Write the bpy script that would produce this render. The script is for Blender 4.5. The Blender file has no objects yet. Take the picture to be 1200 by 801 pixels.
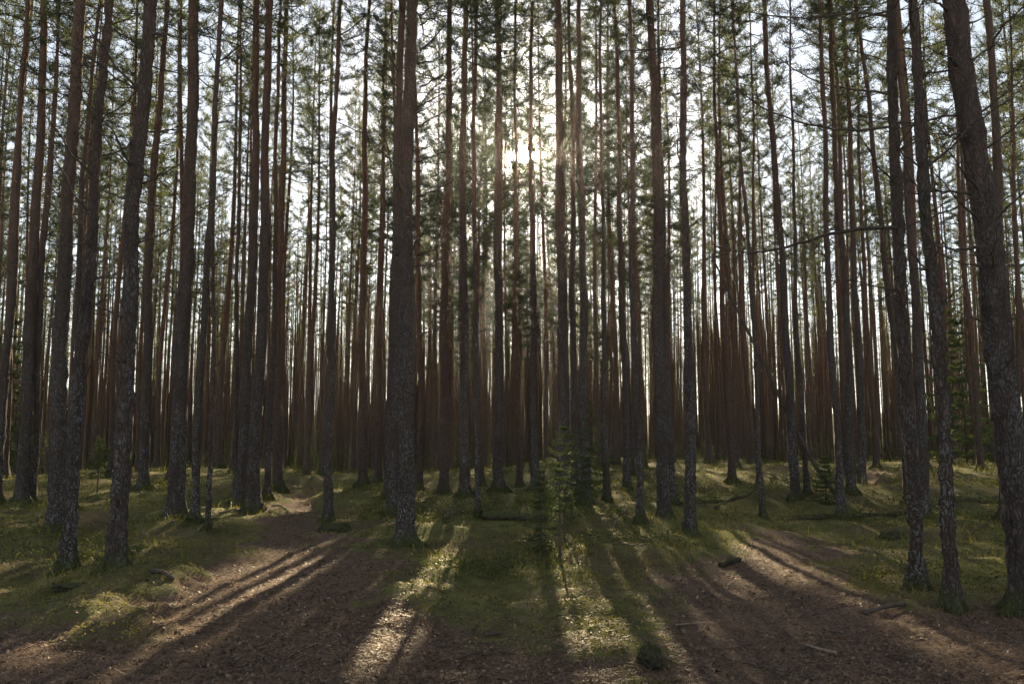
import bpy, math, random
import numpy as np
from mathutils import Vector, Matrix

random.seed(11)
rng = np.random.default_rng(11)
SC = bpy.context.scene
COL = SC.collection
PI = math.pi

# ------------------------------------------------------------------ camera
FPX, CX, CY = 960.0, 600.0, 400.5          # focal length in pixels of the 1200x801 photograph
PITCH = math.radians(6.5)
CAM = np.array([0.0, 0.0, 1.6])
cd = bpy.data.cameras.new('camera'); cam = bpy.data.objects.new('camera', cd); COL.objects.link(cam)
cam.location = CAM; cam.rotation_euler = (PI/2 + PITCH, 0, 0)
cd.sensor_width = 36.0; cd.lens = 36.0*FPX/1200.0; cd.clip_start = 0.05; cd.clip_end = 3000
SC.camera = cam
F_ = np.array([0, math.cos(PITCH), math.sin(PITCH)]); U_ = np.array([0, -math.sin(PITCH), math.cos(PITCH)]); R_ = np.array([1.0, 0, 0])
def ray(px, py): return F_ + (px-CX)/FPX*R_ + (CY-py)/FPX*U_
def project(p):
    v = np.asarray(p, float) - CAM
    d = v @ F_
    return CX + FPX*(v @ R_)/d, CY - FPX*(v @ U_)/d

# ------------------------------------------------------------------ sun, sky, exposure
SUN = ray(612, 184); SUN = SUN/np.linalg.norm(SUN)
ELEV = math.asin(SUN[2]); AZ = math.atan2(SUN[0], SUN[1])
SKY_STRENGTH, SUN_STRENGTH, EXPOSURE = 0.060, 5.0, 1.80
world = bpy.data.worlds.new('World'); SC.world = world; world.use_nodes = True
wn, wl = world.node_tree.nodes, world.node_tree.links
wn.clear()
out = wn.new('ShaderNodeOutputWorld')
sky = wn.new('ShaderNodeTexSky'); sky.sky_type = 'NISHITA'; sky.sun_disc = False
sky.sun_elevation = ELEV; sky.sun_rotation = AZ; sky.air_density = 1.0; sky.dust_density = 0.12; sky.ozone_density = 1.0
bg = wn.new('ShaderNodeBackground'); bg.inputs['Strength'].default_value = SKY_STRENGTH
hsv = wn.new('ShaderNodeHueSaturation'); hsv.inputs['Saturation'].default_value = .45   # thin high veil: a whiter blue
wl.new(sky.outputs['Color'], hsv.inputs['Color']); wl.new(hsv.outputs['Color'], bg.inputs['Color'])
# the visible disc of the sun and its bright rim in the sky
tc = wn.new('ShaderNodeTexCoord')
dot = wn.new('ShaderNodeVectorMath'); dot.operation = 'DOT_PRODUCT'; dot.inputs[1].default_value = tuple(SUN)
nrm = wn.new('ShaderNodeVectorMath'); nrm.operation = 'NORMALIZE'
wl.new(tc.outputs['Generated'], nrm.inputs[0]); wl.new(nrm.outputs['Vector'], dot.inputs[0])
acos = wn.new('ShaderNodeMath'); acos.operation = 'ARCCOSINE'; wl.new(dot.outputs['Value'], acos.inputs[0])
def wexp(scale, amp):
    a = wn.new('ShaderNodeMath'); a.operation = 'MULTIPLY'; a.inputs[1].default_value = -1.0/math.radians(scale); wl.new(acos.outputs[0], a.inputs[0])
    e = wn.new('ShaderNodeMath'); e.operation = 'EXPONENT'; wl.new(a.outputs[0], e.inputs[0])
    m = wn.new('ShaderNodeMath'); m.operation = 'MULTIPLY'; m.inputs[1].default_value = amp; wl.new(e.outputs[0], m.inputs[0])
    return m
e1, e2 = wexp(0.25, 260.0), wexp(4.0, 0.36)
esum = wn.new('ShaderNodeMath'); esum.operation = 'ADD'; wl.new(e1.outputs[0], esum.inputs[0]); wl.new(e2.outputs[0], esum.inputs[1])
bg2 = wn.new('ShaderNodeBackground'); bg2.inputs['Color'].default_value = (1.0, 0.83, 0.58, 1); wl.new(esum.outputs[0], bg2.inputs['Strength'])
addw = wn.new('ShaderNodeAddShader'); wl.new(bg.outputs[0], addw.inputs[0]); wl.new(bg2.outputs[0], addw.inputs[1])
wl.new(addw.outputs[0], out.inputs['Surface'])
ld = bpy.data.lights.new('sun', 'SUN'); ld.energy = SUN_STRENGTH; ld.angle = math.radians(0.5); ld.color = (1.0, 0.80, 0.50)
lo = bpy.data.objects.new('sun', ld); COL.objects.link(lo)
lo.rotation_euler = Vector(SUN).to_track_quat('Z', 'Y').to_euler(); lo.location = tuple(SUN*60)
SC.view_settings.view_transform = 'Standard'; SC.view_settings.look = 'None'
SC.view_settings.exposure = EXPOSURE; SC.view_settings.gamma = 1.0; SC.view_settings.use_curve_mapping = False
SC.render.engine = 'CYCLES'
SC.cycles.max_bounces = 6; SC.cycles.diffuse_bounces = 3; SC.cycles.glossy_bounces = 2; SC.cycles.transmission_bounces = 3
SC.cycles.volume_bounces = 0; SC.cycles.use_denoising = True
SC.cycles.caustics_reflective = False; SC.cycles.caustics_refractive = False

# ------------------------------------------------------------------ numeric helpers
def _h(ix, iy, iz, seed):
    n = (ix*374761393 + iy*668265263 + iz*1274126177 + seed*974711) & 0xffffffff
    n = ((n ^ (n >> 13))*1274126177) & 0xffffffff
    n = (n ^ (n >> 16)) & 0xffffffff
    return n.astype(np.float64)/4294967295.0
def vnoise(x, y, z=0.0, seed=0):
    x, y, z = np.broadcast_arrays(np.asarray(x, float), np.asarray(y, float), np.asarray(z, float))
    fx, fy, fz = np.floor(x), np.floor(y), np.floor(z)
    ix, iy, iz = fx.astype(np.int64), fy.astype(np.int64), fz.astype(np.int64)
    u, v, w = x-fx, y-fy, z-fz
    u, v, w = u*u*(3-2*u), v*v*(3-2*v), w*w*(3-2*w)
    r = 0
    for dx in (0, 1):
        for dy in (0, 1):
            for dz in (0, 1):
                r = r + _h(ix+dx, iy+dy, iz+dz, seed)*(u if dx else 1-u)*(v if dy else 1-v)*(w if dz else 1-w)
    return r                                                     # 0..1
def fbm(x, y, z=0.0, seed=0, oct=3):
    r, a, f, t = 0, 1.0, 1.0, 0
    for o in range(oct):
        r = r + a*vnoise(np.asarray(x)*f, np.asarray(y)*f, np.asarray(z)*f, seed+o*17); t += a; a *= .5; f *= 2.03
    return r/t
def sstep(a, b, x):
    t = np.clip((x-a)/(b-a), 0, 1); return t*t*(3-2*t)
def seg_dist(x, y, pts, radii):
    """smallest (distance - radius) to a polyline with a radius at each point"""
    best = np.full(np.shape(x), 1e9)
    for (a, b, ra, rb) in zip(pts[:-1], pts[1:], radii[:-1], radii[1:]):
        ax, ay = a; bx, by = b
        L2 = (bx-ax)**2+(by-ay)**2
        t = np.clip(((x-ax)*(bx-ax)+(y-ay)*(by-ay))/L2, 0, 1)
        best = np.minimum(best, np.hypot(x-ax-t*(bx-ax), y-ay-t*(by-ay)) - (ra+t*(rb-ra)))
    return best
PATHS = [([(-2.1, 2.0), (-1.75, 6.1), (-2.3, 8.6), (-3.4, 13), (-4.8, 19), (-6.5, 30)], [1.5, 1.25, 1.05, .75, .6, .5]),
         ([(-1.3, 5.0), (-4.6, 6.3), (-9, 6.8)], [1.3, 1.1, 1.0]),
         ([(2.2, 2.0), (2.3, 6.2), (2.5, 9), (3.4, 11.5), (4.4, 13.5)], [1.6, 1.45, 1.1, .7, .5]),
         ([(2.0, 5.5), (5.5, 8.0), (9.0, 9.5)], [1.0, .8, .8]),
         ([(9.0, 21), (13, 30)], [.5, .6]),
         ([(-.2, 1.0), (0.1, 5.5)], [1.3, .55])]
def litter_mask(x, y):
    d = np.full(np.shape(x), 1e9)
    for p, r in PATHS: d = np.minimum(d, seg_dist(x, y, p, r))
    d = d + (fbm(x*.9, y*.9, 0, 5, 3)-.5)*2.0 + (fbm(x*4.5, y*4.5, 0, 6, 2)-.5)*.9
    return 1 - sstep(-.55, .55, d)                               # 1 on needle litter, 0 in moss
def terrain(x, y):
    x = np.asarray(x, float); y = np.asarray(y, float)
    m = 1-litter_mask(x, y)
    r = np.hypot(x, y)
    far = sstep(6, 30, r)
    h = (fbm(x*.09, y*.09, 0, 21, 2)-.5)*.5*far
    h = h + (fbm(x*.55, y*.55, 0, 22, 3)-.5)*(.10+.40*m)*sstep(3, 9, r)
    h = h + (fbm(x*2.2, y*2.2, 0, 23, 2)-.5)*(.04+.11*m)
    crest = 27+11*sstep(-4, 8, x)+3*np.sin(x*.35)
    h = h + .05*m + .25*sstep(14, 26, r)*m - 2.1*sstep(crest, crest+34, r) + 9.0*sstep(90, 240, r)
    return h
def hit_ground(px, py):
    d = ray(px, py)
    t = -CAM[2]/d[2] if d[2] < 0 else 80.0
    t = min(t, 39.0)
    for _ in range(12):
        p = CAM + d*t
        t = t + (p[2]-float(terrain(p[0], p[1])))/max(-d[2], .02)*.5
        t = min(max(t, 2), 39.0)
    p = CAM + d*t
    return np.array([p[0], p[1], float(terrain(p[0], p[1]))])

# ------------------------------------------------------------------ objects
def mesh_np(name, verts, faces, mats=(), midx=None, smooth=False, attr=None):
    """one mesh from numpy arrays; faces: list of (M,K) index arrays"""
    if isinstance(faces, np.ndarray): faces = [faces]
    me = bpy.data.meshes.new(name)
    me.vertices.add(len(verts)); me.vertices.foreach_set('co', np.ascontiguousarray(verts, np.float32).ravel())
    loops = np.concatenate([f.ravel() for f in faces]).astype(np.int32)
    tot = np.concatenate([np.full(len(f), f.shape[1], np.int32) for f in faces])
    start = np.concatenate([[0], np.cumsum(tot)[:-1]]).astype(np.int32)
    me.loops.add(len(loops)); me.loops.foreach_set('vertex_index', loops)
    me.polygons.add(len(tot)); me.polygons.foreach_set('loop_start', start)
    if midx is not None: me.polygons.foreach_set('material_index', np.asarray(midx, np.int32))
    if smooth: me.polygons.foreach_set('use_smooth', np.ones(len(tot), bool))
    for m in mats: me.materials.append(m)
    if attr:
        for k, v in attr.items():
            a = me.attributes.new(k, 'FLOAT', 'POINT'); a.data.foreach_set('value', np.asarray(v, np.float32))
    me.update(calc_edges=True)
    return me
def link(name, data, parent=None, loc=(0, 0, 0)):
    o = bpy.data.objects.new(name, data); COL.objects.link(o); o.location = loc
    if parent is not None: o.parent = parent
    return o
def tag(o, label=None, cat=None, group=None, kind=None):
    if label: o['label'] = label
    if cat: o['category'] = cat
    if group: o['group'] = group
    if kind: o['kind'] = kind
    return o
def thing(name, label, cat, loc, group=None):
    o = link(name, None, None, loc); o.empty_display_size = .2
    return tag(o, label, cat, group)
def frames(P):
    """two normals at each point of a polyline"""
    T = np.gradient(P, axis=0); T /= np.linalg.norm(T, axis=1)[:, None]+1e-9
    ref = np.array([1.0, 0, 0]) if abs(T[0, 0]) < .8 else np.array([0, 1.0, 0])
    A = np.cross(T, ref); A /= np.linalg.norm(A, axis=1)[:, None]+1e-9
    return A, np.cross(T, A)
def tube(P, rad, n, close=True):
    P = np.asarray(P, float); rad = np.asarray(rad, float)
    A, B = frames(P); th = np.arange(n)*2*PI/n
    V = P[:, None, :] + rad[:, None, None]*(np.cos(th)[None, :, None]*A[:, None, :] + np.sin(th)[None, :, None]*B[:, None, :])
    k = len(P); i = np.arange(k-1)[:, None]*n; j = np.arange(n)[None, :]; j2 = (j+1) % n
    Fq = np.stack([i+j, i+j2, i+n+j2, i+n+j], -1).reshape(-1, 4)
    return V.reshape(-1, 3), Fq
class Acc:
    """collects pieces into arrays"""
    def __init__(s): s.v = []; s.q = []; s.t = []; s.n = 0; s.qm = []; s.tm = []
    def quads(s, V, Fq, m=0): s.v.append(V); s.q.append(Fq+s.n); s.qm.append(np.full(len(Fq), m)); s.n += len(V)
    def tris(s, V, Ft, m=0): s.v.append(V); s.t.append(Ft+s.n); s.tm.append(np.full(len(Ft), m)); s.n += len(V)
    def mesh(s, name, mats, smooth=False):
        fs, ms = [], []
        if s.q: fs.append(np.concatenate(s.q)); ms.append(np.concatenate(s.qm))
        if s.t: fs.append(np.concatenate(s.t)); ms.append(np.concatenate(s.tm))
        return mesh_np(name, np.concatenate(s.v), fs, mats, np.concatenate(ms), smooth)
def unit(v): return v/(np.linalg.norm(v, axis=-1, keepdims=True)+1e-9)

# ------------------------------------------------------------------ materials
class NT:
    def __init__(s, name):
        s.m = bpy.data.materials.new(name); s.m.use_nodes = True; s.t = s.m.node_tree; s.t.nodes.clear()
        s.out = s.t.nodes.new('ShaderNodeOutputMaterial')
    def n(s, typ, ins=None, **kw):
        x = s.t.nodes.new('ShaderNode'+typ)
        for k, v in kw.items(): setattr(x, k, v)
        for k, v in (ins or {}).items(): s.set(x, k, v)
        return x
    def set(s, x, k, v):
        if isinstance(v, bpy.types.NodeSocket): s.t.links.new(v, x.inputs[k])
        else: x.inputs[k].default_value = v
    def noise(s, vec, scale, detail=4, rough=.6):
        return s.n('TexNoise', {'Vector': vec, 'Scale': scale, 'Detail': detail, 'Roughness': rough}).outputs['Fac']
    def ramp(s, fac, a, b, c0=(0, 0, 0, 1), c1=(1, 1, 1, 1)):
        r = s.n('ValToRGB', {'Fac': fac}); e = r.color_ramp.elements
        e[0].position, e[0].color, e[1].position, e[1].color = a, c0, b, c1
        return r.outputs['Color']
    def mix(s, fac, a, b):
        x = s.n('Mix', data_type='RGBA'); s.set(x, 0, fac); s.set(x, 6, a); s.set(x, 7, b); return x.outputs[2]
    def math(s, op, a, b=0.0, clamp=False):
        x = s.n('Math', operation=op, use_clamp=clamp); s.set(x, 0, a); s.set(x, 1, b); return x.outputs[0]
    def scale(s, vec, v):
        x = s.n('Mapping'); s.set(x, 'Vector', vec); x.inputs['Scale'].default_value = v; return x.outputs[0]
    def done(s, shader): s.t.links.new(shader, s.out.inputs['Surface']); return s.m

def bark_material(name='pine_bark', young=0.0):
    s = NT(name); co = s.n('TexCoord').outputs['Object']
    rnd = s.n('ObjectInfo').outputs['Random']
    off = s.n('CombineXYZ', {'X': s.math('MULTIPLY', rnd, 37.0), 'Y': s.math('MULTIPLY', rnd, 11.0), 'Z': 0.0}).outputs[0]
    va = s.n('VectorMath', operation='ADD'); s.set(va, 0, co); s.set(va, 1, off); p = va.outputs[0]
    z = s.n('SeparateXYZ', {'Vector': co}).outputs['Z']
    wv = s.n('TexNoise', {'Vector': s.scale(p, (7, 7, 4)), 'Scale': 1.0, 'Detail': 4}).outputs['Color']
    wa = s.n('VectorMath', operation='MULTIPLY_ADD'); s.set(wa, 0, wv); wa.inputs[1].default_value = (.20, .20, .40); s.set(wa, 2, p); pw = wa.outputs[0]
    plates = s.n('TexVoronoi', {'Vector': s.scale(pw, (34, 34, 8)), 'Scale': 1.0, 'Randomness': 1.0}, feature='DISTANCE_TO_EDGE').outputs['Distance']
    n1 = s.noise(s.scale(p, (9, 9, 3)), 1.0, 5, .7)
    n2 = s.noise(p, 55, 3, .7)
    low = s.mix(n1, (.042, .033, .030, 1), (.18, .145, .128, 1))
    low = s.mix(s.math('MULTIPLY', rnd, .5), low, (.13, .088, .066, 1))
    high = s.mix(n1, (.10, .056, .038, 1), (.28, .155, .105, 1))
    hz = s.math('ADD', z, s.math('MULTIPLY', s.math('SUBTRACT', n1, .5), 6.0))
    hz = s.math('ADD', hz, s.math('ADD', s.math('MULTIPLY', rnd, -2.5), 5.0*young))
    c = s.mix(s.ramp(s.math('DIVIDE', hz, 12.0), .2, .85), low, high)
    crack = s.ramp(plates, .0, .30)
    ck = s.ramp(s.math('DIVIDE', z, 9.0), .0, 1.0, (.72, .72, .72, 1), (.30, .30, .30, 1))
    c = s.mix(crack, s.mix(ck, c, (.018, .014, .012, 1)), c)
    # lichen flakes: pale grey-blue, denser towards the foot
    l1 = s.n('TexVoronoi', {'Vector': s.scale(pw, (36, 36, 22)), 'Scale': 1.0}, feature='F1').outputs['Distance']
    l2 = s.noise(s.scale(p, (3.2, 3.2, 1.3)), 1.0, 3, .6)
    amt = s.math('MULTIPLY', s.math('MULTIPLY', s.ramp(l2, .38, .54), 1-.6*young), s.ramp(s.math('DIVIDE', z, 5.0), .05, .9, (.9, .9, .9, 1), (.06, .06, .06, 1)))
    li = s.math('MULTIPLY', s.ramp(l1, .33, .42, (1, 1, 1, 1), (0, 0, 0, 1)), amt)
    c = s.mix(li, c, s.mix(n2, (.12, .13, .13, 1), (.32, .34, .335, 1)))
    # moss at the very foot
    mo = s.math('MULTIPLY', s.ramp(s.math('ADD', s.math('MULTIPLY', z, 1.6), s.math('MULTIPLY', s.math('SUBTRACT', n1, .5), 1.2)), .05, .42, (1, 1, 1, 1), (0, 0, 0, 1)), .8)
    c = s.mix(mo, c, s.mix(n2, (.03, .042, .012, 1), (.09, .11, .03, 1)))
    hgt = s.math('ADD', s.math('MULTIPLY', s.ramp(plates, .0, .3), .7), s.math('ADD', s.math('MULTIPLY', n2, .45), s.math('MULTIPLY', li, .3)))
    bump = s.n('Bump', {'Strength': .9, 'Distance': .02, 'Height': hgt}).outputs[0]
    b = s.n('BsdfPrincipled', {'Base Color': c, 'Roughness': .9, 'Normal': bump, 'Specular IOR Level': .15})
    return s.done(b.outputs[0])
def simple_wood(name, a, b, moss=0.0, sc=(14, 14, 14)):
    s = NT(name); p = s.n('TexCoord').outputs['Object']
    n1 = s.noise(s.scale(p, sc), 1.0, 5, .7); n2 = s.noise(p, 70, 2, .6)
    c = s.mix(s.ramp(n1, .3, .7), a+(1,), b+(1,))
    if moss:
        up = s.n('SeparateXYZ', {'Vector': s.n('NewGeometry').outputs['Normal']}).outputs['Z']
        mk = s.math('MULTIPLY', s.ramp(s.math('ADD', up, s.math('SUBTRACT', n1, .5)), .1, .7), moss)
        c = s.mix(mk, c, s.mix(n2, (.025, .04, .01, 1), (.10, .12, .03, 1)))
    bump = s.n('Bump', {'Strength': .8, 'Distance': .012, 'Height': s.math('ADD', n1, s.math('MULTIPLY', n2, .4))}).outputs[0]
    return s.done(s.n('BsdfPrincipled', {'Base Color': c, 'Roughness': .92, 'Normal': bump, 'Specular IOR Level': .1}).outputs[0])
def leaf_material(name, a, b, trans, tmul=1.3, scale=1.5, rndamt=.5):
    s = NT(name)
    g = s.n('NewGeometry'); n1 = s.noise(g.outputs['Position'], scale, 3, .6); rnd = s.n('ObjectInfo').outputs['Random']
    isl = g.outputs['Random Per Island']
    f = s.math('ADD', s.math('MULTIPLY', s.math('SUBTRACT', n1, .5), 1.6), s.math('ADD', s.math('MULTIPLY', rnd, rndamt), s.math('MULTIPLY', isl, .7-rndamt*.5)), clamp=True)
    c = s.mix(f, a+(1,), b+(1,))
    tcol = s.mix(1.0, c, c); mm = s.n('Mix', data_type='RGBA', blend_type='MULTIPLY'); s.set(mm, 0, 1.0); s.set(mm, 6, c); s.set(mm, 7, (tmul*1.05, tmul, tmul*.62, 1))
    d = s.n('BsdfPrincipled', {'Base Color': c, 'Roughness': .6, 'Specular IOR Level': .25})
    t = s.n('BsdfTranslucent', {'Color': mm.outputs[2]})
    x = s.n('MixShader', {'Fac': trans}); s.t.links.new(d.outputs[0], x.inputs[1]); s.t.links.new(t.outputs[0], x.inputs[2])
    return s.done(x.outputs[0])
def ground_material():
    s = NT('forest_floor'); p = s.n('NewGeometry').outputs['Position']
    lit = s.n('Attribute', attribute_name='litter').outputs['Fac']
    n_m = s.noise(p, 3.2, 5, .7); n_f = s.noise(p, 26, 5, .75); n_g = s.noise(p, 110, 3, .7); n_b = s.noise(p, .55, 3, .6)
    needles = s.noise(s.scale(p, (190, 42, 60)), 1.0, 3, .7)
    lc = s.mix(s.ramp(n_f, .34, .64), (.062, .039, .029, 1), (.32, .212, .15, 1))
    lc = s.mix(s.ramp(n_g, .36, .5), s.mix(.75, lc, (.02, .013, .01, 1)), lc)  # noise lows darkened: shade between litter pieces put into the colour
    lc = s.mix(s.ramp(needles, .52, .68), lc, (.22, .135, .082, 1))
    lc = s.mix(s.math('MULTIPLY', s.ramp(n_m, .5, .68), .55), lc, (.085, .078, .030, 1))
    mc = s.mix(s.ramp(n_m, .3, .7), (.082, .092, .030, 1), (.29, .275, .092, 1))
    mc = s.mix(s.ramp(n_g, .36, .5), s.mix(.75, mc, (.02, .020, .008, 1)), mc)  # shade in the moss gaps painted into its colour as well
    mc = s.mix(s.ramp(n_f, .55, .75), mc, (.26, .20, .10, 1))
    mc = s.mix(s.math('MULTIPLY', s.ramp(s.math('ADD', n_b, s.math('MULTIPLY', s.math('SUBTRACT', n_f, .5), .5)), .44, .62), .75), mc, s.mix(n_f, (.06, .042, .03, 1), (.20, .14, .09, 1)))
    k = s.ramp(s.math('ADD', lit, s.math('MULTIPLY', s.math('SUBTRACT', n_f, .5), .9)), .35, .65)
    c = s.mix(k, mc, lc)
    hgt = s.math('ADD', s.math('MULTIPLY', n_f, 1.0), s.math('ADD', s.math('MULTIPLY', n_g, .35), s.math('MULTIPLY', needles, .25)))
    bump = s.n('Bump', {'Strength': 1.0, 'Distance': .035, 'Height': hgt}).outputs[0]
    return s.done(s.n('BsdfPrincipled', {'Base Color': c, 'Roughness': .95, 'Normal': bump, 'Specular IOR Level': .1}).outputs[0])

M_BARK = bark_material(); M_BARK_YOUNG = bark_material('young_pine_bark', 1.0)
M_DEAD = simple_wood('dead_wood', (.045, .036, .03), (.13, .105, .085))
M_LOG = simple_wood('mossy_log', (.035, .028, .022), (.12, .095, .075), .75)
M_PALE = simple_wood('pale_wood', (.15, .11, .08), (.34, .27, .20), 0, (6, 30, 30))
M_STUMP = simple_wood('mossy_stump', (.022, .019, .015), (.07, .058, .042), .45)
M_NEEDLE = leaf_material('pine_needles', (.036, .051, .034), (.090, .106, .058), .48, 1.55)
M_SPRUCE = leaf_material('spruce_needles', (.045, .070, .030), (.10, .135, .05), .38, 1.4, 4)
M_BLADE = leaf_material('grass_blades', (.080, .084, .026), (.29, .265, .085), .42, 1.5, 2.2, .0)
M_SHRUB = leaf_material('shrub_leaves', (.045, .058, .02), (.12, .13, .04), .40, 1.4, 3, .0)
M_LITTER = leaf_material('dry_litter', (.045, .026, .018), (.40, .26, .165), .15, 1.2, 30, .0)
M_LEAF = leaf_material('dry_leaf', (.20, .12, .075), (.48, .37, .27), .2, 1.2, 30, .0)
M_GROUND = ground_material()

# ------------------------------------------------------------------ ground
def build_ground():
    a1 = np.radians(np.arange(-42, 42.001, .22)); a2 = np.radians(np.arange(45, 316, 3.0))
    ang = np.concatenate([a1, a2]); na = len(ang)
    r = 1.2*1.0145**np.arange(0, 437); r = r[r < 395]; nr = len(r)
    A, Rr = np.meshgrid(ang, r); X = (Rr*np.sin(A)).ravel(); Y = (Rr*np.cos(A)).ravel()
    Z = terrain(X, Y); L = litter_mask(X, Y)
    V = np.stack([X, Y, Z], 1)
    i = np.arange(nr-1)[:, None]*na; j = np.arange(na)[None, :]; j2 = (j+1) % na
    Fq = np.stack([i+j2, i+j, i+na+j, i+na+j2], -1).reshape(-1, 4)
    c = len(V); V = np.vstack([V, [[0, 0, float(terrain(0., 0.))]]]); L = np.append(L, 1)
    jj = np.arange(na); Ft = np.stack([np.full(na, c), jj, (jj+1) % na], 1)[:, ::-1]
    me = mesh_np('ground', V, [Fq, Ft], [M_GROUND], None, True, {'litter': L})
    tag(link('ground', me), 'forest floor of moss and brown needle litter', None, None, 'structure')
build_ground()

# ------------------------------------------------------------------ patches of ground the sun reaches (canopy gaps towards the sun)
def g2(px, py):
    d = ray(px, py); t = -CAM[2]/d[2]; p = CAM+d*t; return (p[0], p[1])
def pxpoly(pts): return [g2(*p) for p in pts]
GAPS = [(pxpoly([(345, 648), (200, 712), (40, 772)]), [.30, .28, .28]),
        (pxpoly([(372, 656), (235, 735), (130, 795)]), [.22, .22, .2]),
        (pxpoly([(535, 640), (480, 700), (420, 770)]), [.25, .27, .27]),
        (pxpoly([(555, 690), (575, 715)]), [.16, .12]),
        (pxpoly([(655, 640), (672, 690), (700, 760), (720, 800)]), [.2, .22, .25, .25]),
        (pxpoly([(690, 600), (720, 660), (770, 740), (830, 800)]), [.3, .22, .2, .2]),
        (pxpoly([(735, 655), (760, 690)]), [.12, .1]),
        (pxpoly([(865, 625), (945, 672)]), [.25, .3]),
        (pxpoly([(800, 560), (880, 578)]), [1.2, 1.0]),
        (pxpoly([(1085, 558), (1165, 575)]), [.8, .6]),
        (pxpoly([(1120, 640), (1200, 672)]), [.25, .3]),
        (pxpoly([(1060, 735), (1190, 780)]), [.16, .16]),
        (pxpoly([(-40, 700), (60, 678), (160, 655)]), [.22, .2, .15]),
        (pxpoly([(235, 612), (330, 592), (410, 583)]), [.6, .6, .5]),
        (pxpoly([(500, 640), (520, 612)]), [.25, .25]),
        ([(-SUN[0]/SUN[2]*1.6, -SUN[1]/SUN[2]*1.6), (-SUN[0]/SUN[2]*1.6+.01, -SUN[1]/SUN[2]*1.6)], [.62, .62])]
def in_gap(gx, gy, grow=0.0):
    d = np.full(np.shape(gx), 1e9)
    for p, r in GAPS: d = np.minimum(d, seg_dist(gx, gy, p, [q*1.32 for q in r]))
    return d < grow
def shade_spot(P):
    k = P[..., 2]/SUN[2]; return P[..., 0]-SUN[0]*k, P[..., 1]-SUN[1]*k

# ------------------------------------------------------------------ pine crowns
def crown_arrays(seed, Lc, R, sparse=1.0, lod=0, rich=1.0):
    r = np.random.default_rng(seed)
    limbs = Acc(); cen, dr, ln = [], [], []
    limb_c, limb_n = [], []
    z = 0.0
    while z < Lc-.15:
        t = z/Lc
        prof = R*(1-t)**.75*(.5+.5*min(1, t/.3))
        nb = r.integers(3, 6) if t > .12 else r.integers(1, 4)
        az0 = r.uniform(0, 2*PI)
        for b in range(nb):
            if r.random() > (.93 if t > .2 else .7)*sparse: continue
            az = az0 + b*2*PI/nb + r.normal(0, .35)
            L = prof*r.uniform(.6, 1.2)+.12
            el = math.radians(-8 + 55*t + r.normal(0, 9))
            h = np.array([math.cos(az), math.sin(az), 0.0])
            u = np.linspace(0, 1, 5)
            P = np.array([0, 0, z]) + h*(u*L*math.cos(el))[:, None] + np.array([0, 0, 1.0])*(u*L*math.sin(el) + .22*L*u**2.2 - .10*L*np.sin(u*PI))[:, None]
            P[1:] += r.normal(0, .03*L, (4, 3))
            V, Fq = tube(P, np.linspace(.006+.010*L, .004, 5), 3)
            limb_c.append(P.mean(0)); limb_n.append(len(Fq)); limbs.quads(V, Fq)
            ns = max(4, int(L*rich*(15 if lod == 0 else 6)))
            for s_ in range(ns):
                q = r.uniform(.22, 1.0); k = q*4; i0 = min(3, int(k)); base = P[i0]+(P[i0+1]-P[i0])*(k-i0)
                tang = unit(P[i0+1]-P[i0])
                side = r.choice([-1, 1]); lat = np.cross(tang, [0, 0, 1.0])*side
                d = unit(tang*r.uniform(.3, .9) + lat*r.uniform(.2, 1.0)*(1-q*.5) + np.array([0, 0, r.uniform(-.05, .5)]))
                sl = (.10+.34*(1-q)*L*.6)*r.uniform(.5, 1.3)
                nt = 1+int(sl/.16)
                for w in range(nt):
                    cen.append(base+d*sl*((w+.6)/nt)); dr.append(d); ln.append(1)
            cen.append(P[-1]); dr.append(unit(P[-1]-P[-2]+np.array([0, 0, .1]))); ln.append(1.2)
        z += r.uniform(.30, .48)
    for w in range(4): cen.append(np.array([0, 0, Lc-.12*w])); dr.append(np.array([0, 0, 1.0])); ln.append(1)
    cen, dr, ln = np.array(cen), np.array(dr), np.array(ln)
    n = 7 if lod == 0 else 5
    T = len(cen); sz = 1.0 if lod == 0 else 2.3
    dd = unit(dr[:, None, :]*r.uniform(.1, 1.0, (T, n, 1)) + r.normal(0, .62, (T, n, 3)))
    off = cen[:, None, :] + (dr[:, None, :]*r.uniform(-.12, .10, (T, n, 1)) + r.normal(0, .03, (T, n, 3)))*sz
    leng = (r.uniform(.08, .165, (T, n, 1))*ln[:, None, None])*sz
    wid = r.uniform(.0065, .0115, (T, n, 1))*(1.0 if lod == 0 else 2.2)
    sd = unit(np.cross(dd, unit(r.normal(0, 1, (T, n, 3)))))
    a = off - sd*wid; b = off + sd*wid; c = off + dd*leng
    TV = np.stack([a, b, c], 2).reshape(-1, 3)
    TF = np.arange(T*n*3).reshape(-1, 3)
    return dict(lv=np.concatenate(limbs.v), lf=np.concatenate(limbs.q), lc=np.array(limb_c), ln=np.array(limb_n), tv=TV, tf=TF, tc=cen, n=n, L=Lc)
def crown_mesh(cr, keep_t=None, keep_l=None):
    lv, lf, tv, n = cr['lv'], cr['lf'], cr['tv'], cr['n']
    if keep_l is not None: lf = lf[np.repeat(keep_l, cr['ln'])]
    if keep_t is not None: tv = tv.reshape(-1, n*3, 3)[keep_t].reshape(-1, 3)
    tf = np.arange(len(tv)).reshape(-1, 3)+len(lv)
    fs = [lf, tf] if len(lf) else [tf]
    mi = np.concatenate([np.zeros(len(lf)), np.ones(len(tf))])
    return mesh_np('crown', np.vstack([lv, tv]), fs, [M_DEAD, M_NEEDLE], mi)
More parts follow.
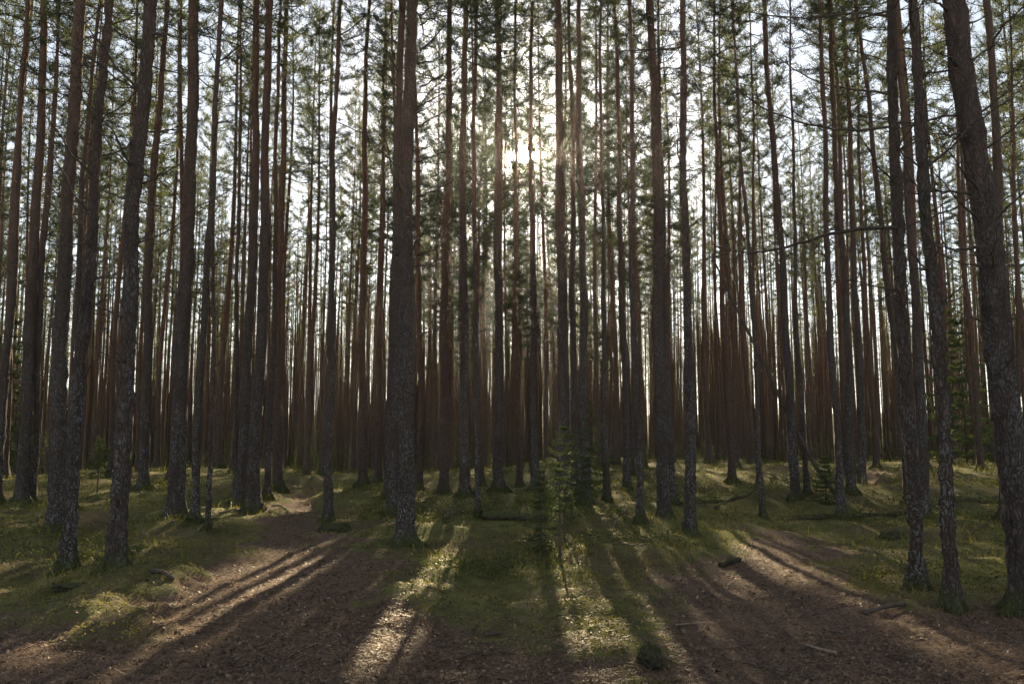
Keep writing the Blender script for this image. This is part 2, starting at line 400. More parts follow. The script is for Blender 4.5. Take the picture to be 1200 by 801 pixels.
CROWNS = [crown_arrays(100+i, L, R, sp) for i, (L, R, sp) in enumerate([(8.5, 1.5, .95), (9.5, 1.7, .9), (7.5, 1.35, 1), (8, 1.5, .85), (10, 1.6, .9), (7, 1.25, .95), (9, 1.8, .8), (8, 1.3, 1)])]
CROWNS += [crown_arrays(140, 9, 1.7, 1, 0, 1.3), crown_arrays(141, 10, 1.6, 1, 0, 1.3)]     # bushier ones
CROWN_MESH = [crown_mesh(c) for c in CROWNS]

# ------------------------------------------------------------------ dead branches (shared meshes)
def dead_branch_mesh(seed, L, el, curve, twigs=5, r0=.012):
    r = np.random.default_rng(seed); A = Acc()
    u = np.linspace(0, 1, 8)
    e = math.radians(el)
    P = np.stack([u*L*math.cos(e), np.cumsum(r.normal(0, .02*L, 8))*(u > 0), u*L*math.sin(e)+curve*L*u**2+r.normal(0, .012*L, 8)], 1); P[0] = 0
    V, Fq = tube(P, r0*(1-.82*u)+.0015, 5); A.quads(V, Fq)
    for k in range(twigs):
        q = r.uniform(.25, .97)*7; i0 = min(6, int(q)); b = P[i0]+(P[i0+1]-P[i0])*(q-i0)
        d = unit(np.array([r.uniform(.4, 1), r.choice([-1, 1])*r.uniform(.3, 1), r.uniform(-.3, .7)])); l = L*r.uniform(.10, .34)*(1.1-q/9)
        w = np.linspace(0, 1, 4); Q = b+d*(w*l)[:, None]; Q[1:] += r.normal(0, .05*l, (3, 3))
        V, Fq = tube(Q, r0*.42*(1-.75*w)+.001, 3); A.quads(V, Fq)
    return A.mesh('dead_branch', [M_DEAD])
DEADB = [dead_branch_mesh(1, .35, 12, .1, 1, .012), dead_branch_mesh(2, .6, 20, .25, 3), dead_branch_mesh(3, .9, 8, .3, 5), dead_branch_mesh(4, 1.2, 25, .2, 8),
         dead_branch_mesh(5, 1.5, 0, .35, 10, .016), dead_branch_mesh(6, 1.0, -12, .25, 6), dead_branch_mesh(7, 1.8, 15, .15, 13, .018), dead_branch_mesh(8, .22, 25, 0, 0, .014), dead_branch_mesh(9, 1.4, 42, -.1, 10, .016)]
DEADL = [.35, .6, .9, 1.2, 1.5, 1.0, 1.8, .22, 1.4]

# ------------------------------------------------------------------ trunks
def radius_fn(z, r0, H):
    z = np.clip(z, 0, H)
    return r0*np.maximum(.10, 1-.86*(z/H)**1.15) + r0*.50*np.exp(-z/.15) + r0*.10*np.exp(-z/.9)
def trunk_mesh(path, r0, H, n, dz_near, z_near, seed, amp, mat=None):
    z = np.concatenate([[-.35, -.12], np.arange(0, z_near, dz_near), np.linspace(z_near, H, max(8, int((H-z_near)/.6)))])
    P = path(z); rad = radius_fn(z, r0, H)
    rs = np.random.default_rng(seed+3000)
    for zw in np.cumsum(rs.uniform(.35, .8, 30)): rad = rad*(1+rs.uniform(.02, .09)*np.exp(-((z-zw)/.07)**2))
    th = np.arange(n)*2*PI/n
    cs, sn = np.cos(th)[None], np.sin(th)[None]
    cx, cy = cs*rad[:, None], sn*rad[:, None]; Z = np.repeat(z[:, None], n, 1); nr_ = rs.integers(4, 7); root = np.maximum(0, np.cos(th*nr_+rs.uniform(0, 6)+np.sin(th*2)))[None]*np.exp(-np.maximum(Z+.02, 0)/.13)*1.0
    nz = fbm(cx*22+seed*3.1, cy*22, Z*5, seed, 3)-.5
    rid = 1-np.abs(fbm(cx*38, cy*38+seed, Z*11, seed+9, 2)-.5)*2
    lob = (vnoise(cs*1.7+seed+5, sn*1.7, Z*.9, seed+3)-.5)*np.exp(-np.maximum(Z, 0)/.25)*.4 + (vnoise(cs*1.3, sn*1.3+seed, Z*.7, seed+4)-.5)*.05
    d = 1+root+lob+ (nz*1.2+(rid-.7)*.5)*amp*np.clip(.012/np.maximum(rad[:, None], .012), .02, .35)*6*(.45+.55*np.exp(-Z/6))
    V = np.stack([P[:, 0][:, None]+cx*d, P[:, 1][:, None]+cy*d, Z], -1)
    k = len(z); i = np.arange(k-1)[:, None]*n; j = np.arange(n)[None]; j2 = (j+1) % n
    Fq = np.stack([i+j, i+j2, i+n+j2, i+n+j], -1).reshape(-1, 4)
    return mesh_np('trunk', V.reshape(-1, 3), Fq, [mat or M_BARK], None, True)
def crown_for(t, path, H, r0, cidx, cs, seedr, cb=None):
    """hang a crown on a trunk; unique mesh where canopy gaps towards the sun cut into it"""
    cr = CROWNS[cidx]; Lc = cr['L']*cs; zb = H-Lc+.15
    p0, p1 = path(np.array([zb]))[0], path(np.array([H-.5]))[0]
    ax = Vector((p1[0]-p0[0], p1[1]-p0[1], H-.5-zb)).normalized()
    q = Vector((0, 0, 1)).rotation_difference(ax) @ Matrix.Rotation(seedr.uniform(0, 2*PI), 3, 'Z').to_quaternion()
    M = np.array(q.to_matrix())*cs; base = np.array([p0[0], p0[1], zb])
    W = cr['tc'] @ M.T + base + np.array(t.location)
    gx, gy = shade_spot(W); hit = in_gap(gx, gy, (vnoise(gx*2.6, gy*1.2, 0, 33)-.42)*.40) & (seedr.random(len(gx)) < .94) | (np.hypot(gx-GAPS[-1][0][0][0], gy-GAPS[-1][0][0][1]) < .75)
    if hit.sum() > 6:
        Wl = cr['lc'] @ M.T + base + np.array(t.location); lx, ly = shade_spot(Wl)
        me = crown_mesh(cr, ~hit, ~in_gap(lx, ly, .1))
    else: me = CROWN_MESH[cidx]
    o = link('crown', me, t, base); o.rotation_mode = 'QUATERNION'; o.rotation_quaternion = q; o.scale = (cs,)*3
    return o
def place_branch(t, path, z, az, k, s, r0, H, el=0.0):
    p = path(np.array([z]))[0]; rr = float(radius_fn(np.array([z]), r0, H)[0])*.8
    o = link('dead_branch', DEADB[k], t, (p[0]+rr*math.cos(az), p[1]+rr*math.sin(az), z))
    o.rotation_euler = (0, -el, az); o.scale = (s,)*3
    return o

# ---- pines read off the photograph: x at the top edge, x at row 250, foot x, foot y, width (photo pixels), label, short name if a landmark
PINES = [
 (26, 13, -4, 592, 11, 'reddish pine cut by the left edge of the picture, leaning slightly right', 'the edge pine'),
 (49, 40, 25, 591, 14, 'grey pine second from the left edge, with a slimmer pine touching its foot', None),
 (72, 57, 37, 590, 8, 'slim pine tucked against the right side of the grey second pine', None),
 (97, 80, 66, 627, 18, 'broadest lichen-flecked pine of the left group, partly behind the slimmer front pine', 'the broad left pine'),
 (116, 95, 86, 598, 8, 'slim pine squeezed behind the broad left pine and the slim front pine', None),
 (128, 107, 79, 670, 13, 'slim dark front pine at lower left crossing before the broad left pine', None),
 (175, 160, 135, 668, 18, 'lichen-speckled pine with swollen mossy foot on the left bank', 'the mossy-footed pine'),
 (162, 155, 148, 573, 5, 'threadlike pine hidden along the left flank of the mossy-footed pine', None),
 (192, 177, 168, 570, 12, 'straight reddish pine just right of the mossy-footed pine, farther back', None),
 (233, 221, 206, 610, 19, 'thick straight bluish-grey pine left of the path, lichened at its foot', 'the bluish pine'),
 (259, 246, 228, 612, 9, 'slim pine standing close to the right of the thick bluish pine', None),
 (258, 254, 243, 622, 4.5, 'very thin bare stem standing before the two pines left of the path', None),
 (288, 281, 276, 583, 6, 'thin pine at the left shoulder of the close reddish pair', None),
 (301, 298, 281, 592, 13, 'left pine of the close reddish pair beside the leftward path', None),
 (316, 309, 297, 600, 15, 'right, nearer pine of the close reddish pair beside the leftward path', 'the paired pine'),
 (325, 322, 313, 585, 8, 'slim pine just behind the right side of the reddish pair', None),
 (340, 330, 325, 573, 11, 'medium reddish pine right of the close pair, left of the path mouth', None),
 (398, 391, 385, 612, 9.5, 'single slim dark pine at the right side of the left path', 'the pathside pine'),
 (433, 427, 425, 568, 10, 'reddish pine halfway between the pathside pine and the thick central pine', None),
 (452, 449, 443, 562, 7, 'thin reddish pine just left of the thick central pine cluster', None),
 (458, 461, 452, 583, 7, 'slim pine showing along the far left flank of the thick central pine', None),
 (472, 467, 460, 606, 13, 'dark pine half hidden behind the left side of the thick central pine', None),
 (487, 479, 475, 638, 18, 'thick central pine with lichened foot and bare branches spreading right', 'the central pine'),
 (481, 490, 491, 575, 8, 'pine showing along the lower right flank of the thick central pine', None),
 (528, 523, 520, 578, 12, 'medium pine with dark foot, first clear trunk right of the central pine', None),
 (545, 543, 545, 582, 12, 'dark pine left of the log whose foot stands in grass', None),
 (553, 556, 559, 605, 4.5, 'thin pale stem standing at the left end of the fallen log', None),
 (558, 556, 563, 571, 9, 'medium pine behind the thin stem at the log end', None),
 (583, 584, 584, 575, 12, 'upright pine behind the dark log, left of the sun', 'the log pine'),
 (605, 604, 609, 573, 7.5, 'slim dark pine directly below the sun', None),
 (622, 623, 627, 575, 9, 'pine with foot beside the low spruce, just right of the sun', None),
 (652, 657, 659, 585, 14, 'thick pine directly behind the young spruce saplings, right of the sun', 'the sapling pine'),
 (667, 671, 673, 580, 9, 'slim pine touching the right side of the sapling pine', None),
 (678, 681, 686, 590, 11, 'medium pine just right of the young spruce, nearer than its neighbours', None),
 (704, 706, 711, 587, 7, 'slim pine one step right of the pine beside the spruce', None),
 (720, 726, 735, 575, 9, 'reddish pine midway between the spruce saplings and the thick right-centre pine', None),
 (738, 742, 750, 613, 8.5, 'slim dark pine standing forward, left of the thick right-centre pine', None),
 (763, 770, 778, 608, 15, 'thick dark pine right of centre rising clear to the top', 'the right-centre pine'),
 (772, 777, 789, 590, 8, 'slim pine hugging the right flank of the thick right-centre pine', None),
 (801, 804, 809, 627, 10.5, 'slender isolated dark pine standing forward where the right path begins', 'the lone pine'),
 (836, 842, 858, 565, 8, 'slim pine beyond the lit moss, right of the lone pine', None),
 (857, 872, 895, 608, 6, 'thin leaning dark stem whose foot stands in blue-green grass', None),
 (878, 883, 889, 572, 5, 'thin pine close behind the thin leaning stem', None),
 (891, 910, 933, 583, 10.5, 'left-leaning pine crossed by the long drooping branch, right of the slanting stick', 'the crossed pine'),
 (925, 930, 946, 580, 6, 'thin pine just right of the branch-crossed leaning pine', None),
 (957, 968, 985, 607, 9, 'slim leaning pine with its foot at the long grey log', None),
 (973, 985, 998, 583, 9, 'slim leaning pine behind and right of the grey log pine', None),
 (988, 1000, 1010, 572, 9, 'reddish slim pine beside the brown clearing on the right', None),
 (1005, 1011, 1027, 553, 7, 'far reddish pine at the back of the brown clearing on the right', None),
 (1010, 1036, 1064, 592, 9, 'slim leaning pine left of the long-branched pair on the right', None),
 (1037, 1052, 1073, 693, 14, 'front pine of the right pair, carrying the long leftward branch', 'the branched pine'),
 (1048, 1066, 1084, 608, 12, 'rear pine of the right pair, half hidden by the front one', None),
 (1066, 1086, 1116, 708, 14, 'strongly leaning lichened pine with dark foot, nearest the lower right path', None),
 (1117, 1127, 1150, 551, 7, 'far straight reddish pine seen left of the huge right pine', None),
 (1122, 1150, 1206, 718, 31, 'huge grey leaning pine at the right edge, widest trunk in view', 'the huge pine'),
 (1145, 1165, 1178, 612, 14, 'reddish pine standing close behind the huge right-edge pine', None),
 (1185, 1190, 1197, 566, 6, 'thin pine at the right edge beyond the huge pine', None),
]
ALL = []                                                          # (x, y) of every pine placed
LANDMARKS = []
def pine_from_photo(row, idx):
    x0, xm, xb, yb, w, label, short = row
    rr = np.random.default_rng(500+idx)
    B = hit_ground(xb, yb); Y = B[1]
    def at_plane(px, py):
        d = ray(px, py); t = Y/d[1]; p = CAM+d*t; return p[0]-B[0], p[2]-B[2]
    xm_, zm = at_plane(xm, 250); xt, zt = at_plane(x0, 0)
    zs = np.array([0, zm, zt]); xs = np.array([0, xm_, xt])
    co = np.polyfit(zs, xs, 2)
    slope = 2*co[0]*zt+co[1]
    ph = rr.uniform(0, 6.28, 4); ly = rr.normal(0, .012)
    def path(z):
        zc = np.minimum(z, zt)
        X = np.polyval(co, zc)+slope*(z-zc)*.8 + .026*np.sin(z*.8+ph[0])*np.clip(z, 0, 1)+.012*np.sin(z*2.1+ph[2])*np.clip(z, 0, 1)
        Yy = ly*z + .05*np.sin(z*.5+ph[1])*np.clip(z/3, 0, 1)
        return np.stack([X, Yy, z], 1)
    depth = float((B-CAM) @ F_)
    r0 = w/FPX*depth/2*(1.0 if depth < 14 else .93)
    H = float(np.clip(12.5+72*r0+rr.normal(0, .8), 14, 22.5))
    t = thing('pine_tree', label, 'pine tree', tuple(B), 'pines of the stand')
    near = depth < 14
    if near: me = trunk_mesh(path, r0, H, 30 if w > 10 else 18, .055, 8.5, idx+1, 1.0)
    else: me = trunk_mesh(path, r0, H, 14, .16, 12.0, idx+1, .9, M_BARK_YOUNG if depth > 21 else M_BARK)
    link('trunk', me, t)
    cidx = int(rr.integers(0, 8)); cs = H*(rr.uniform(.34, .42) if near else rr.uniform(.40, .50))/CROWNS[cidx]['L']
    crown_for(t, path, H, r0, cidx, cs, rr)
    zb = H-CROWNS[cidx]['L']*cs
    z = 2.2 if near else 3.0; zmax = min(zb+.6, zt+1.2)
    big = min(1.0, r0/.10)
    while z < zmax:
        for _ in range(rr.integers(1, 4) if near else rr.integers(0, 3)):
            hi = z/zmax
            k = int(rr.choice([7, 0, 1])) if hi < .4 else int(rr.choice([0, 1, 2, 3, 5, 8])) if hi < .75 else int(rr.choice([1, 2, 3, 4, 6, 8]))
            place_branch(t, path, z, rr.uniform(0, 2*PI), k, rr.uniform(.65, 1.1)*(.55+.45*big), r0, H, rr.normal(0, .12))
        z += rr.uniform(.30, .55)*(1.0 if near else 1.3)
    ALL.append((B[0], B[1]))
    xmid = project(np.array([B[0], B[1], B[2]])+path(np.array([zm*.45]))[0])[0]
    if short: LANDMARKS.append((xmid, short))
    return t, path, r0, H, B
TREES = [pine_from_photo(r, i) for i, r in enumerate(PINES)]

# ---- special long branches
def long_branch(tree, pts_px, z_off=0.0, r0=.02, seed=0, name='long_branch', twigs=22):
    """a branch through given photo points, in the plane of its tree, swinging slightly towards the camera"""
    t, path, rt, H, B = tree; r = np.random.default_rng(seed)
    Pw = []
    for k, (px, py) in enumerate(pts_px):
        d = ray(px, py); Y = B[1]-.18*k; p = CAM+d*(Y/d[1]); Pw.append(p-B)
    Pw = np.array(Pw); u0 = np.linspace(0, 1, len(Pw)); u = np.linspace(0, 1, 18)
    P = np.stack([np.interp(u, u0, Pw[:, k]) for k in range(3)], 1)
    for _ in range(2): P[1:-1] = (P[:-2]+2*P[1:-1]+P[2:])/4
    P[1:] += r.normal(0, .008, (17, 3))
    A = Acc(); V, Fq = tube(P, r0*(1-.8*u)+.002, 6); A.quads(V, Fq)
    for k in range(twigs):
        q = r.uniform(.2, .99)*17; i0 = min(16, int(q)); b = P[i0]; tg = unit(P[i0+1]-P[i0])
        d = unit(tg*r.uniform(.3, 1)+np.array([0, r.normal(0, .6), r.normal(.15, .6)])); l = r.uniform(.12, .5)
        w = np.linspace(0, 1, 4); Q = b+d*(w*l)[:, None]; Q[1:] += r.normal(0, .03*l, (3, 3))
        V, Fq = tube(Q, r0*.3*(1-.7*w)+.001, 3); A.quads(V, Fq)
    link(name, A.mesh(name, [M_DEAD], True), t)
by_label = {r[5]: TREES[i] for i, r in enumerate(PINES)}
tb = next(TREES[i] for i, r in enumerate(PINES) if r[6] == 'the branched pine')
long_branch(tb, [(1056, 268), (1010, 266), (960, 276), (920, 293), (870, 297), (838, 288)], r0=.022, seed=3)
tr = next(TREES[i] for i, r in enumerate(PINES) if r[5].startswith('rear pine of the right pair'))
long_branch(tr, [(1054, 148), (1000, 154), (950, 148), (900, 130), (862, 106), (830, 62)], r0=.03, seed=4, twigs=30)
long_branch(tr, [(1048, 20), (1000, 14), (950, 22), (890, 18), (830, 2)], r0=.028, seed=5, twigs=26)
long_branch(tr, [(1050, 110), (1000, 105), (960, 98), (925, 78), (900, 60)], r0=.025, seed=6, twigs=26)
tc_ = next(TREES[i] for i, r in enumerate(PINES) if r[6] == 'the central pine')
for s_, pts in enumerate([[(492, 60), (512, 42), (535, 8), (545, -20)], [(492, 18), (515, 2), (530, -18)], [(492, 102), (520, 88), (540, 78)], [(491, 124), (515, 112), (540, 108)],
                          [(490, 148), (520, 132), (558, 110)], [(489, 190), (520, 178), (545, 172)], [(488, 232), (520, 218), (548, 200)], [(492, 30), (508, 20), (525, 18)], [(489, 75), (505, 72), (530, 60)],
                          [(488, 300), (505, 293), (520, 287)], [(466, 300), (450, 290)], [(486, 312), (503, 310), (518, 303)]]):
    long_branch(tc_, pts, r0=.014, seed=20+s_, name='dead_branch', twigs=9)
th = next(TREES[i] for i, r in enumerate(PINES) if r[6] == 'the huge pine')
for s_, pts in enumerate([[(1128, 82), (1112, 66), (1094, 60)], [(1112, 14), (1100, 4), (1086, -8)], [(1158, 60), (1175, 30), (1200, 8)], [(1140, 160), (1120, 158), (1085, 156)], [(1140, 228), (1110, 224), (1075, 222)], [(1145, 290), (1120, 292), (1095, 288)]]):
    long_branch(th, pts, r0=.014, seed=40+s_, name='dead_branch', twigs=6)
tm = next(TREES[i] for i, r in enumerate(PINES) if r[6] == 'the mossy-footed pine')
for s_, pts in enumerate([[(170, 60), (140, 38), (105, 30)], [(163, 160), (140, 178), (120, 182), (98, 195)], [(168, 215), (190, 205), (215, 190)], [(172, 40), (200, 42), (225, 48)]]):
    long_branch(tm, pts, r0=.012, seed=60+s_, name='dead_branch', twigs=10)

# ------------------------------------------------------------------ the rest of the stand
ORD = 'first second third fourth fifth sixth seventh eighth ninth tenth eleventh twelfth thirteenth fourteenth fifteenth sixteenth seventeenth eighteenth nineteenth twentieth'.split()
ORD += ['twenty-'+w for w in ORD[:9]]+['thirtieth']+['thirty-'+w for w in ORD[:9]]
def variant_path(seed):
    r = np.random.default_rng(seed); a, b, c, d = r.normal(0, .014), r.normal(0, .006), r.uniform(0, 6), r.uniform(.04, .13)
    return lambda z: np.stack([a*z+d*np.sin(z*.35+c)*np.clip(z/4, 0, 1), b*z+d*np.cos(z*.3+c)*np.clip(z/4, 0, 1), z], 1)
VPATH = [variant_path(900+i) for i in range(8)]
VH = [19.5, 21, 18.5, 20.5, 17.5, 21.5, 19, 16.5]; VR = [.098, .11, .085, .10, .072, .118, .09, .062]
VTRUNK = [trunk_mesh(VPATH[i], VR[i], VH[i], 9, .5, 12.0, 70+i, .6, M_BARK_YOUNG) for i in range(8)]
N_FILL = 300-len(PINES)
cand, tries = [], 0
for q in [(-.35, 37.5), (.02, 42.5), (.28, 49.0), (.1, 56.0), (1.4, 47.5), (1.75, 53.5), (1.2, 60.0), (2.6, 50.0)]:
    ALL.append(q); cand.append((q[0], q[1], CX+FPX*q[0]/q[1]))
while len(cand) < N_FILL and tries < 60000:
    best, bd = None, -1
    for _ in range(6):                                            # keep the stand evenly spaced, as planted
        tries += 1
        a = math.radians(rng.uniform(-34, 34)); d = math.sqrt(rng.uniform(24**2, 70**2))
        x, y = d*math.sin(a), d*math.cos(a)
        px = CX+FPX*x/y
        if not -60 < px < 1260 or (605 < px < 619 and y < 58): continue
        if y < 56 and rng.random() < .75 and any(in_gap(np.array([x-SUN[0]/SUN[1]*(y-yy)]), np.array([yy]), .15)[0] for yy in (6.0, 7.0, 8.0, 9.0)): continue
        m = min(math.hypot(x-q[0], y-q[1]) for q in ALL)
        if m > bd: best, bd = (x, y, px), m
    if best is None or bd < 1.3: continue
    ALL.append(best[:2]); cand.append(best)
LANDMARKS.sort()
edges = [(-1e9, 'the left edge')]+LANDMARKS+[(1e9, 'the right edge')]
buckets = {}
for c in cand:
    k = max(i for i in range(len(edges)-1) if edges[i][0] <= c[2])
    size = 'mid-distance' if c[1] < 42 else 'distant' if c[1] < 58 else 'remote'
    buckets.setdefault((k, size), []).append(c)
for (k, size), lst in sorted(buckets.items()):
    lst.sort(key=lambda c: c[2])
    for i, (x, y, px) in enumerate(lst):
        rr = np.random.default_rng(int(abs(x*1000))+int(y*77))
        A_, B_ = edges[k][1], edges[k+1][1]
        lab = f'{ORD[i]} {size} pine from the left, between {A_} and {B_}'
        z0 = float(terrain(x, y))
        t = thing('pine_tree', lab, 'pine tree', (x, y, z0), 'pines of the stand')
        v = int(rr.integers(0, 8)); s = rr.uniform(.9, 1.08)*(1.0 if y < 30 else 1.11); rot = rr.uniform(0, 2*PI)
        t.rotation_euler = (0, 0, 0)
        ca, sa = math.cos(rot), math.sin(rot)
        def path(z, v=v, s=s, ca=ca, sa=sa):
            P = VPATH[v](z/s)*s; return np.stack([P[:, 0]*ca-P[:, 1]*sa, P[:, 0]*sa+P[:, 1]*ca, z], 1)
        tr_ = link('trunk', VTRUNK[v], t); tr_.rotation_euler = (0, 0, rot); tr_.scale = (s,)*3
        H = VH[v]*s; cidx = int(rr.integers(0, 8)) if not (30 < y < 66 and -6 < x < 7) else int(rr.integers(8, 10)); cs = H*(rr.uniform(.40, .54) if cidx < 8 else rr.uniform(.55, .66))/CROWNS[cidx]['L']
        crown_for(t, path, H, VR[v]*s, cidx, cs, rr)
        if y < 46:
            for _ in range(8 if y < 34 else 4):
                place_branch(t, path, rr.uniform(4, H-CROWNS[cidx]['L']*cs), rr.uniform(0, 6.28), int(rr.choice([1, 2, 3, 4, 6])), rr.uniform(.7, 1.1), VR[v]*s, H)

# far forest: one mass all round, beyond the trees one can tell apart
def far_forest():
    low = [crown_arrays(300+i, 8.5, 1.6, .95, 1) for i in range(4)]
    Vs, Fs, Ms, n0 = [], [], [], 0
    pts = []
    while len(pts) < 1450:
        a = math.radians(rng.uniform(-38, 38)); d = math.sqrt(rng.uniform(68, 170)**2); x, y = d*math.sin(a), d*math.cos(a)
        pts.append((x, y))
    while len(pts) < 1680:
        a = math.radians(rng.uniform(42, 318)); d = math.sqrt(rng.uniform(30**2, 70**2)); pts.append((d*math.sin(a), d*math.cos(a)))
    for x, y in pts:
        H = rng.uniform(16, 21.5) if rng.random() < .7 else rng.uniform(6, 13); z0 = float(terrain(x, y)); r0 = rng.uniform(.07, .13)
        zz = np.array([-.3, .3, 6, H]); P = np.stack([x+rng.normal(0, .01)*zz, y+rng.normal(0, .01)*zz, z0+zz], 1)
        V, Fq = tube(P, radius_fn(zz, r0, H), 5)
        Ft = np.vstack([Fq[:, [0, 1, 2]], Fq[:, [0, 2, 3]]])
        Vs.append(V); Fs.append(Ft+n0); Ms.append(np.zeros(len(Ft))); n0 += len(V)
        c = low[rng.integers(0, 4)]; s = H*rng.uniform(.48, .80)/8.5; ro = rng.uniform(0, 6.28); ca, sa = math.cos(ro), math.sin(ro)
        tv = c['tv'].reshape(-1, c['n']*3, 3); keep = rng.random(len(tv)) < (.13 if math.hypot(x, y) < 110 else .08); T = tv[keep].reshape(-1, 3)*s
        V = np.stack([P[-1, 0]+T[:, 0]*ca-T[:, 1]*sa, P[-1, 1]+T[:, 0]*sa+T[:, 1]*ca, z0+H-8.5*s+T[:, 2]], 1)
        Vs.append(V); Fs.append(np.arange(len(V)).reshape(-1, 3)+n0); Ms.append(np.ones(len(V)//3)); n0 += len(V)
    for _ in range(2000):                                         # slim bare stems of the same far stand
        a = math.radians(rng.uniform(-37, 37)); d = rng.uniform(60, 135); x, y = d*math.sin(a), d*math.cos(a)
        zz = np.array([-.3, 4.0, rng.uniform(13, 24)]); P = np.stack([x+rng.normal(0, .012)*zz, y+0*zz, float(terrain(x, y))+zz], 1)
        V, Fq = tube(P, rng.uniform(.06, .11)*np.array([1.1, .9, .25]), 4); Ft = np.vstack([Fq[:, [0, 1, 2]], Fq[:, [0, 2, 3]]])
        Vs.append(V); Fs.append(Ft+n0); Ms.append(np.zeros(len(Ft))); n0 += len(V)
        c = low[rng.integers(0, 4)]; tv = c['tv'].reshape(-1, c['n']*3, 3); keep = rng.random(len(tv)) < .026; s = rng.uniform(.5, .9); T = tv[keep].reshape(-1, 3)*s
        V = T+P[-1]-np.array([0, 0, 8.3*s]); Vs.append(V); Fs.append(np.arange(len(V)).reshape(-1, 3)+n0); Ms.append(np.ones(len(V)//3)); n0 += len(V)
    for _ in range(1000):                                         # young conifers that close the view low down
        a = math.radians(rng.uniform(-38, 38)); d = rng.uniform(50, 140); x, y = d*math.sin(a), d*math.cos(a); H = rng.uniform(1.5, 5.0)*(.4+d/130)
        c = low[rng.integers(0, 4)]; s = H/8.5; ro = rng.uniform(0, 6.28); ca, sa = math.cos(ro), math.sin(ro)
        tv = c['tv'].reshape(-1, c['n']*3, 3); keep = rng.random(len(tv)) < .12; cc = c['tc'][keep][:, None, :]
        T = (cc*np.array([2.0, 2.0, 1])*s + (tv[keep]-cc)*.7).reshape(-1, 3)
        V = np.stack([x+T[:, 0]*ca-T[:, 1]*sa, y+T[:, 0]*sa+T[:, 1]*ca, float(terrain(x, y))+T[:, 2]], 1)
        Vs.append(V); Fs.append(np.arange(len(V)).reshape(-1, 3)+n0); Ms.append(np.ones(len(V)//3)); n0 += len(V)
    me = mesh_np('far_forest', np.vstack(Vs), np.vstack(Fs), [M_BARK_YOUNG, M_NEEDLE], np.concatenate(Ms))
    print('crown', [len(c['tf']) for c in CROWNS], len(low[0]['tf'])); print('far tris', len(me.polygons))
    tag(link('far_forest', me), 'far pine forest closing the view behind the stand', None, None, 'stuff')
far_forest()

# ------------------------------------------------------------------ spruces
def spruce(name, label, base, H, R, seed, bare=.12, dens=1.0, parts=True, nl=.020, group=None, lean=(0, 0)):
    r = np.random.default_rng(seed)
    t = thing(name, label, 'spruce', tuple(base), group)
    u = np.linspace(0, 1, 9); P = np.stack([lean[0]*u*H, lean[1]*u*H, u*H], 1)
    V, Fq = tube(P, (.010+.006*H)*(1-.9*u)+.002, 7); link('trunk', mesh_np('trunk', V, Fq, [M_DEAD], None, True), t)
    limbs = Acc(); seg_a, seg_b = [], []
    z = bare*H
    while z < H*.98:
        q = (z/H-bare)/(1-bare); L0 = R*(1-q)**.8*(.6+.4*min(1, q/.2))
        nb = r.integers(6, 10)
        for b in range(nb):
            if r.random() > dens: continue
            az = b*2*PI/nb+r.normal(0, .4); L = L0*r.uniform(.6, 1.15)+.03*H*.3; h = np.array([math.cos(az), math.sin(az), 0])
            w = np.linspace(0, 1, 5); el = math.radians(r.normal(-6+38*q*q, 6))
            Q = np.array([lean[0]*z, lean[1]*z, z])+h*(w*L*math.cos(el))[:, None]+np.array([0, 0, 1.0])*(w*L*math.sin(el)-.22*L*w*(1-w)*2+.05*L*w**2)[:, None]
            V, Fq = tube(Q, .004+.006*L*(1-w), 3); limbs.quads(V, Fq)
            for i in range(4): seg_a.append(Q[i]); seg_b.append(Q[i+1])
            for k in range(max(5, int(L*24))):
                s_ = r.uniform(.15, .97)*4; i0 = min(3, int(s_)); bs = Q[i0]+(Q[i0+1]-Q[i0])*(s_-i0); tg = unit(Q[i0+1]-Q[i0])
                lat = np.cross(tg, [0, 0, 1])*r.choice([-1, 1]); d = unit(tg*.7+lat*r.uniform(.4, .9)+np.array([0, 0, r.uniform(-.16, .04)])); l = L*.42*(1.05-s_/4)*r.uniform(.6, 1.2)
                seg_a.append(bs); seg_b.append(bs+d*l)
        z += r.uniform(.06, .085)*max(H, 1.2)
    lw = link('limb_whorl', limbs.mesh('limb_whorl', [M_DEAD]), t); lw['kind'] = 'stuff'
    a, b = np.array(seg_a), np.array(seg_b); L = np.linalg.norm(b-a, axis=1); cnt = np.clip((L/nl*4.0).astype(int), 6, 60)
    ia = np.repeat(np.arange(len(a)), cnt); u = r.random(len(ia))[:, None]
    c = a[ia]+(b-a)[ia]*u; tg = unit((b-a)[ia]); d = unit(tg*.6+r.normal(0, .5, c.shape)*np.array([1, 1, .6])); le = r.uniform(.7, 1.4, (len(c), 1))*nl
    sd = unit(np.cross(d, r.normal(0, 1, c.shape)))*nl*.13
    TV = np.stack([c-sd, c+sd, c+d*le], 1).reshape(-1, 3)
    link('foliage', mesh_np('foliage', TV, np.arange(len(TV)).reshape(-1, 3), [M_SPRUCE]), t)
    return t
spruce('spruce_sapling', 'taller young spruce with thin bare stem at centre, below the sun', hit_ground(662, 636), 1.8, .72, 1, .34, .9, nl=.045)
spruce('spruce_sapling', 'bushy low spruce left of the taller central spruce sapling', hit_ground(634, 648), 1.2, .34, 2, .04, .75, nl=.045)
spruce('spruce_sapling', 'thin stemmed spruce sapling with sparse needles beside the taller central spruce', hit_ground(656, 655), 1.25, .16, 3, .5, .6, nl=.04)
spruce('spruce_sapling', 'young spruce behind the sapling group, right of the taller one', hit_ground(692, 596), 2.3, .6, 4, .2, .85, nl=.05)
spruce('spruce_sapling', 'small dark bushy spruce among the left trunks', hit_ground(114, 578), 1.4, .5, 5, .3, .9, nl=.05)
spruce('spruce_sapling', 'small round spruce under the slanting stick on the right', hit_ground(968, 582), 1.0, .55, 6, .05, .9, nl=.05)
